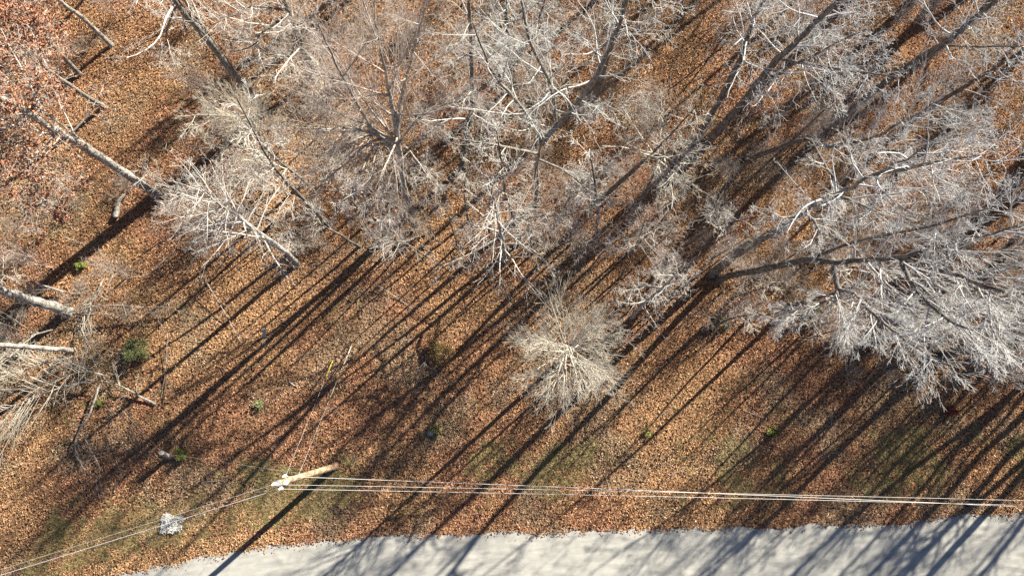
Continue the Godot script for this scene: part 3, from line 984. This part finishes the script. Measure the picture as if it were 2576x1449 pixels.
func make_outer_wood() -> void:
	# the wood goes on beyond the frame: its trunks throw the long shadows that cross the litter and the lane
	var lab := "tall bare tree of the surrounding wood"
	var protos: Array[Node3D] = []
	for i in 3:
		protos.append(small_tree("wood_tree", lab, "trees of the surrounding wood", "far", 19.0 + i, .2, 1, 16, 5.0, .08, 401 + i, "bark_dark", "twig_blue", .42, "tree"))
	rng.seed = 555
	var n := 0
	for j in 14:
		for i in 24:
			var x := -50.0 + i * 5.2 + rng.randf_range(-2.2, 2.2)
			var z := -58.0 + j * 5.2 + rng.randf_range(-2.2, 2.2)
			if z > edge_z(x) - 3.5: continue
			var half := 30.5 + maxf(-z - 3.0, 0.0) * .1
			if z > -25.5 and absf(x) < half: continue
			if x < -34 and z > -30: continue
			# only where a shadow can reach the picture
			if z > -20 and x < 0: continue
			if x > 62 or z < -56: continue
			if rng.randf() < (.78 if x < 3 else (.42 if z < -25 else .34)): continue
			var p := Vector3(x, ground_h(x, z), z)
			var k := n % 3
			if n < 3:
				protos[k].position = p; protos[k].rotation.y = rng.randf() * TAU
			else:
				copy_of(protos[k], p, rng.randf() * TAU, rng.randf_range(.75, 1.1))
			n += 1
	# trees whose trunk shadows cross the verge: each stands up-sun of a point of its shadow
	for q in [[2574, 1012], [2576, 1110], [2576, 1180], [2560, 1250], [2500, 1080], [2390, 1000], [2330, 1000], [2280, 1040], [2174, 1021], [2100, 1040], [2060, 1010], [1990, 1010], [1900, 1060], [2440, 1250], [2576, 940], [2300, 1230], [2480, 1000], [2200, 1120]]:
		var p := on_ground(q[0], q[1])
		var far := (rng.randf_range(28.0, 35.0) - p.x) / cos(deg_to_rad(SUN_AZ))
		p += Vector3(cos(deg_to_rad(SUN_AZ)), 0, -sin(deg_to_rad(SUN_AZ))) * far
		p.y = ground_h(p.x, p.z)
		copy_of(protos[n % 3], p, rng.randf() * TAU, rng.randf_range(.6, 1.1))
		n += 1

	for q in [[2000, 280], [2150, 310], [2100, 560], [1870, 400], [2400, 480], [2320, 190], [1960, 130], [2480, 660]]:
		var p := on_ground(q[0], q[1])
		var far := 1.0
		while p.x < 31.5 + maxf(-p.z, 0.0) * .12 and p.z > -26.5:
			p += Vector3(cos(deg_to_rad(SUN_AZ)), 0, -sin(deg_to_rad(SUN_AZ))) * far
		p.y = ground_h(p.x, p.z)
		var t := copy_of(protos[n % 3], p, rng.randf() * TAU, 1.0)
		t.scale = Vector3(1.5, 1.05, 1.5)
		n += 1
	# slim pole trees standing among the larger ones
	var slim := small_tree("slim_tree", "slim dark pole tree standing among the larger crowns", "slim pole trees in the wood", "far", 13.0, .10, 1, 9, 2.2, .1, 431, "bark_dark", "twig_white", .55, "tree")
	var at_px := [[2130, 830], [2200, 862], [2290, 850], [2335, 905], [1990, 765], [1885, 800], [1765, 835], [1700, 640], [1500, 600], [1405, 560], [1180, 560], [1120, 500], [2450, 935], [2105, 600], [2400, 700], [1045, 570], [985, 590], [905, 620], [830, 565], [690, 560], [1310, 610], [1590, 560], [1660, 560]]
	for i in at_px.size():
		var p := on_ground(at_px[i][0], at_px[i][1])
		var sc := rng.randf_range(.7, 1.25)
		if i == 0:
			slim.position = p
		else:
			copy_of(slim, p, rng.randf() * TAU, sc)
	for q in [[1150, 620], [1230, 590], [1340, 640], [1430, 620], [1480, 680], [1560, 700], [1620, 650], [1690, 740], [1745, 705], [1850, 745], [1905, 700], [2000, 860], [2060, 820], [2250, 790], [2380, 850], [2480, 880], [2540, 820], [1070, 520], [930, 560], [780, 520], [2160, 900], [2230, 930], [2300, 940], [2370, 960], [2420, 800], [2500, 950], [2560, 900], [2310, 760]]:
		var t := copy_of(slim, on_ground(q[0], q[1]), rng.randf() * TAU, 1.0)
		t.scale = Vector3(rng.randf_range(.4, .7), rng.randf_range(.75, 1.15), 0)
		t.scale.z = t.scale.x

func make_small() -> void:
	# --- brush pile and fallen stems
	stick([[235, 955, .5], [120, 985, .9], [0, 1035, .8], [-40, 1060, .6]], .05, 26, "large fallen bough with a brush of straight pale branches", 61, "", "broom", "deadwood", "fallen_branch", 3.0)
	stick([[250, 965, .7], [225, 1040, .9], [190, 1100, .6], [190, 1150, .1]], .06, 6, "arched white dead branch hanging from the brush pile", 62)
	stick([[205, 1090, .4], [225, 1130, .3], [250, 1180, .1], [235, 1215, .0]], .03, 5, "curling grey branch end beyond the arched dead branch", 63)
	stick([[170, 785, .8], [260, 768, 1.0], [350, 772, .8], [428, 772, .5]], .045, 8, "long level grey branch reaching from the thick whitish trunk", 64)
	stick([[180, 790, .7], [270, 790, .7], [360, 785, .4], [420, 800, .1]], .035, 6, "dark forked branch under the long level branch", 65)
	stick([[390, 1018, .05], [330, 985, .3], [288, 966, .6]], .07, 5, "leaning grey dead log at the edge of the brush pile", 66, "", "under", "deadwood", "fallen_log")
	stick([[505, 690, .8], [560, 780, .4], [607, 866, .0]], .035, 3, "thin straight fallen stem lying across a broad shadow", 67)
	stick([[420, 840, .5], [415, 930, .2], [404, 1000, .0]], .03, 3, "slender upright-fallen stick beside the green cedar", 68)
	stick([[158, 735, .2], [100, 716, .5], [30, 700, .6]], .08, 3, "grey dead log above the thick whitish trunk", 69, "", "under", "deadwood", "fallen_log")
	stick([[290, 545, .1], [296, 515, .15], [312, 490, .1]], .17, 0, "short pale split log with broken end in the leaves", 70, "", "under", "deadwood", "fallen_log")
	stick([[425, 640, .1], [370, 690, .2], [300, 700, .4]], .03, 4, "bent fallen branch beside the bright green plant", 71)
	stick([[160, 598, .2], [200, 610, .1], [250, 628, .0]], .025, 1, "thin straight stick lying in leaves between two shadows", 72)
	stick([[1090, 895, .0], [1070, 905, .2], [1075, 925, .3]], .03, 4, "little forked dead branch beside the tan bush", 73)
	stick([[945, 715, .3], [1000, 750, .1], [1045, 785, .0]], .03, 6, "fallen branch with fine side twigs across a shadow", 74)
	stick([[1010, 858, .0], [1060, 852, .05]], .03, 0, "pale short stick lying near a shadow's edge", 75)
	stick([[727, 960, .0], [748, 975, .05]], .045, 0, "short pale stick near the yellow guard", 76)
	stick([[885, 1160, .0], [905, 1150, .05]], .05, 0, "pale chunk of wood beside the pole's foot", 77)
	stick([[1870, 1032, .0], [1930, 1055, .05]], .028, 0, "pale straight stick across a dark shadow below the twig masses", 78)
	stick([[260, 945, .9], [210, 935, 1.0], [130, 960, .9], [60, 1000, .6]], .05, 18, "pale crooked bough on top of the brush pile", 79, "", "oak", "deadwood", "fallen_branch", 2.2)
	stick([[130, 830, .6], [60, 850, 1.0], [-20, 900, 1.2]], .045, 18, "tangled white bough between the two pale trunks", 80, "", "oak", "deadwood", "fallen_branch", 2.4)
	stick([[170, 900, .5], [90, 920, 1.0], [10, 940, 1.1]], .045, 18, "tangled white bough below the straight white trunk", 81, "", "oak", "deadwood", "fallen_branch", 2.2)
	stick([[200, 820, .6], [215, 870, .9], [190, 930, .8]], .04, 14, "crooked bough at the foot of the thick whitish trunk", 82, "", "oak", "deadwood", "fallen_branch", 1.9)
	stick([[260, 700, .3], [240, 740, .8], [205, 800, .6]], .04, 14, "upright grey brushwood leaning on the thick whitish trunk", 83, "", "oak", "deadwood", "fallen_branch", 1.6)
	var b := Build.new()
	var p := on_ground(664, 850)
	# weathered board standing in the leaves
	var top := at(663, 828, p.y + .75)
	var root := thing("board", p, "weathered grey board standing in the leaf litter by a shadow", "board")
	box(b, (p + top) * .5, Vector3(.085, (top - p).length() * .5, .03), Basis(Quaternion(Vector3.UP, (top - p).normalized())))
	commit(b, "plank", M.board, root, p)
	b = Build.new()
	box(b, p + Vector3(.0, .06, .22), Vector3(.09, .025, .16), Basis(Vector3.UP, .1))
	commit(b, "foot", M.board, root, p)
	rng.seed = 99
	var made := 0
	for i in 400:      # small fallen sticks strewn over the litter
		if made >= 60: break
		var px := rng.randf_range(20, 2560)
		var py := rng.randf_range(120, 1240)
		var a := rng.randf() * TAU
		var l := rng.randf_range(18, 60)
		var sd := rng.randi()
		stick([[px, py, .0], [px + cos(a) * l * .5 + rng.randf_range(-4, 4), py + sin(a) * l * .5, .05], [px + cos(a) * l, py + sin(a) * l, .0]], rng.randf_range(.012, .022), rng.randi() % 3, "thin grey fallen stick lying on the leaf litter", sd, "thin fallen sticks on the litter", "under", "deadwood", "fallen_branch", .6)
		rng.seed = sd + 1
		made += 1
	# --- plants
	feathery("cedar_sapling", on_ground(352, 892), .85, 1.0, [Color(.13, .17, .06), Color(.27, .29, .13)], 1700, "bushy green cedar sapling beside the brush pile", "sapling", 81, .13)
	feathery("cedar_sapling", on_ground(463, 1140), .36, .8, [Color(.15, .21, .04), Color(.24, .28, .07)], 800, "little yellow green cedar sapling beside the pole stub", "sapling", 82, .1)
	feathery("green_plant", on_ground(656, 1018), .28, .4, [Color(.26, .32, .13), Color(.36, .40, .2)], 160, "pale green rosette plant alone in the leaves", "plant", 83, .16)
	feathery("green_plant", on_ground(206, 666), .34, .45, [Color(.24, .32, .06), Color(.36, .42, .12)], 180, "bright green leafy plant beside a long shadow", "plant", 84, .17)
	feathery("green_plant", on_ground(250, 1012), .3, .5, [Color(.14, .18, .04), Color(.22, .25, .07)], 300, "dull green plant under the arched dead branch", "plant", 85, .13)
	feathery("tan_bush", on_ground(1108, 890), .75, .7, [Color(.17, .13, .05), Color(.30, .22, .10)], 1800, "tan dry bush among broad shadows in the clearing", "shrub", 86, .12)
	feathery("cedar_sapling", on_ground(1805, 812), .55, .8, [Color(.09, .12, .05), Color(.17, .20, .09)], 1000, "grey green cedar sapling past the low crooked tree", "sapling", 87, .12)
	feathery("cedar_sapling", on_ground(2030, 790), .7, 1.2, [Color(.09, .12, .04), Color(.19, .21, .09)], 1400, "green cedar sapling beneath the white twig masses", "sapling", 88, .13)
	feathery("red_shrub", on_ground(2388, 1040), .4, .5, [Color(.24, .05, .035), Color(.30, .10, .06)], 500, "small dark red leaved shrub at a shadow's edge", "shrub", 89, .12)
	feathery("white_shrub", on_ground(431, 1318), .62, .3, [Color(.80, .79, .75), Color(.86, .85, .82)], 1600, "white feathery clump beneath the power lines", "shrub", 90, .15)
	feathery("grass_tussock", on_ground(1096, 1082), .4, .35, [Color(.22, .20, .08), Color(.34, .29, .14)], 500, "straw coloured tussock beside a pale rock", "grass tussock", 92, .2, false)
	feathery("green_plant", on_ground(1945, 1085), .35, .35, [Color(.22, .26, .06), Color(.30, .33, .10)], 200, "yellow green plant on the litter near dark shadows", "plant", 93, .15)
	feathery("green_plant", on_ground(1625, 1090), .3, .3, [Color(.18, .22, .05), Color(.27, .30, .09)], 180, "small olive plant beside two thin shadows", "plant", 94, .14)
	# --- pale rock
	rng.seed = 17
	var st := SphereMesh.new()
	st.radius = 1.0; st.height = 2.0; st.radial_segments = 14; st.rings = 8
	var arr := st.get_mesh_arrays()
	var vv: PackedVector3Array = arr[Mesh.ARRAY_VERTEX]
	for i in vv.size():
		var d := vv[i]
		vv[i] = Vector3(d.x * .32, d.y * .16, d.z * .19) * (1.0 + .5 * n_ground.get_noise_3d(d.x * 14, d.y * 14, d.z * 14))
	arr[Mesh.ARRAY_VERTEX] = vv
	var am := ArrayMesh.new()
	am.add_surface_from_arrays(Mesh.PRIMITIVE_TRIANGLES, arr)
	var rock := MeshInstance3D.new()
	rock.name = "rock"
	rock.mesh = am
	rock.material_override = M.deadwood
	add_child(rock, true)
	rock.position = on_ground(1090, 1088) + Vector3(0, .08, 0)
	tag(rock, "pale grey rock half buried beside the straw tussock", "rock")
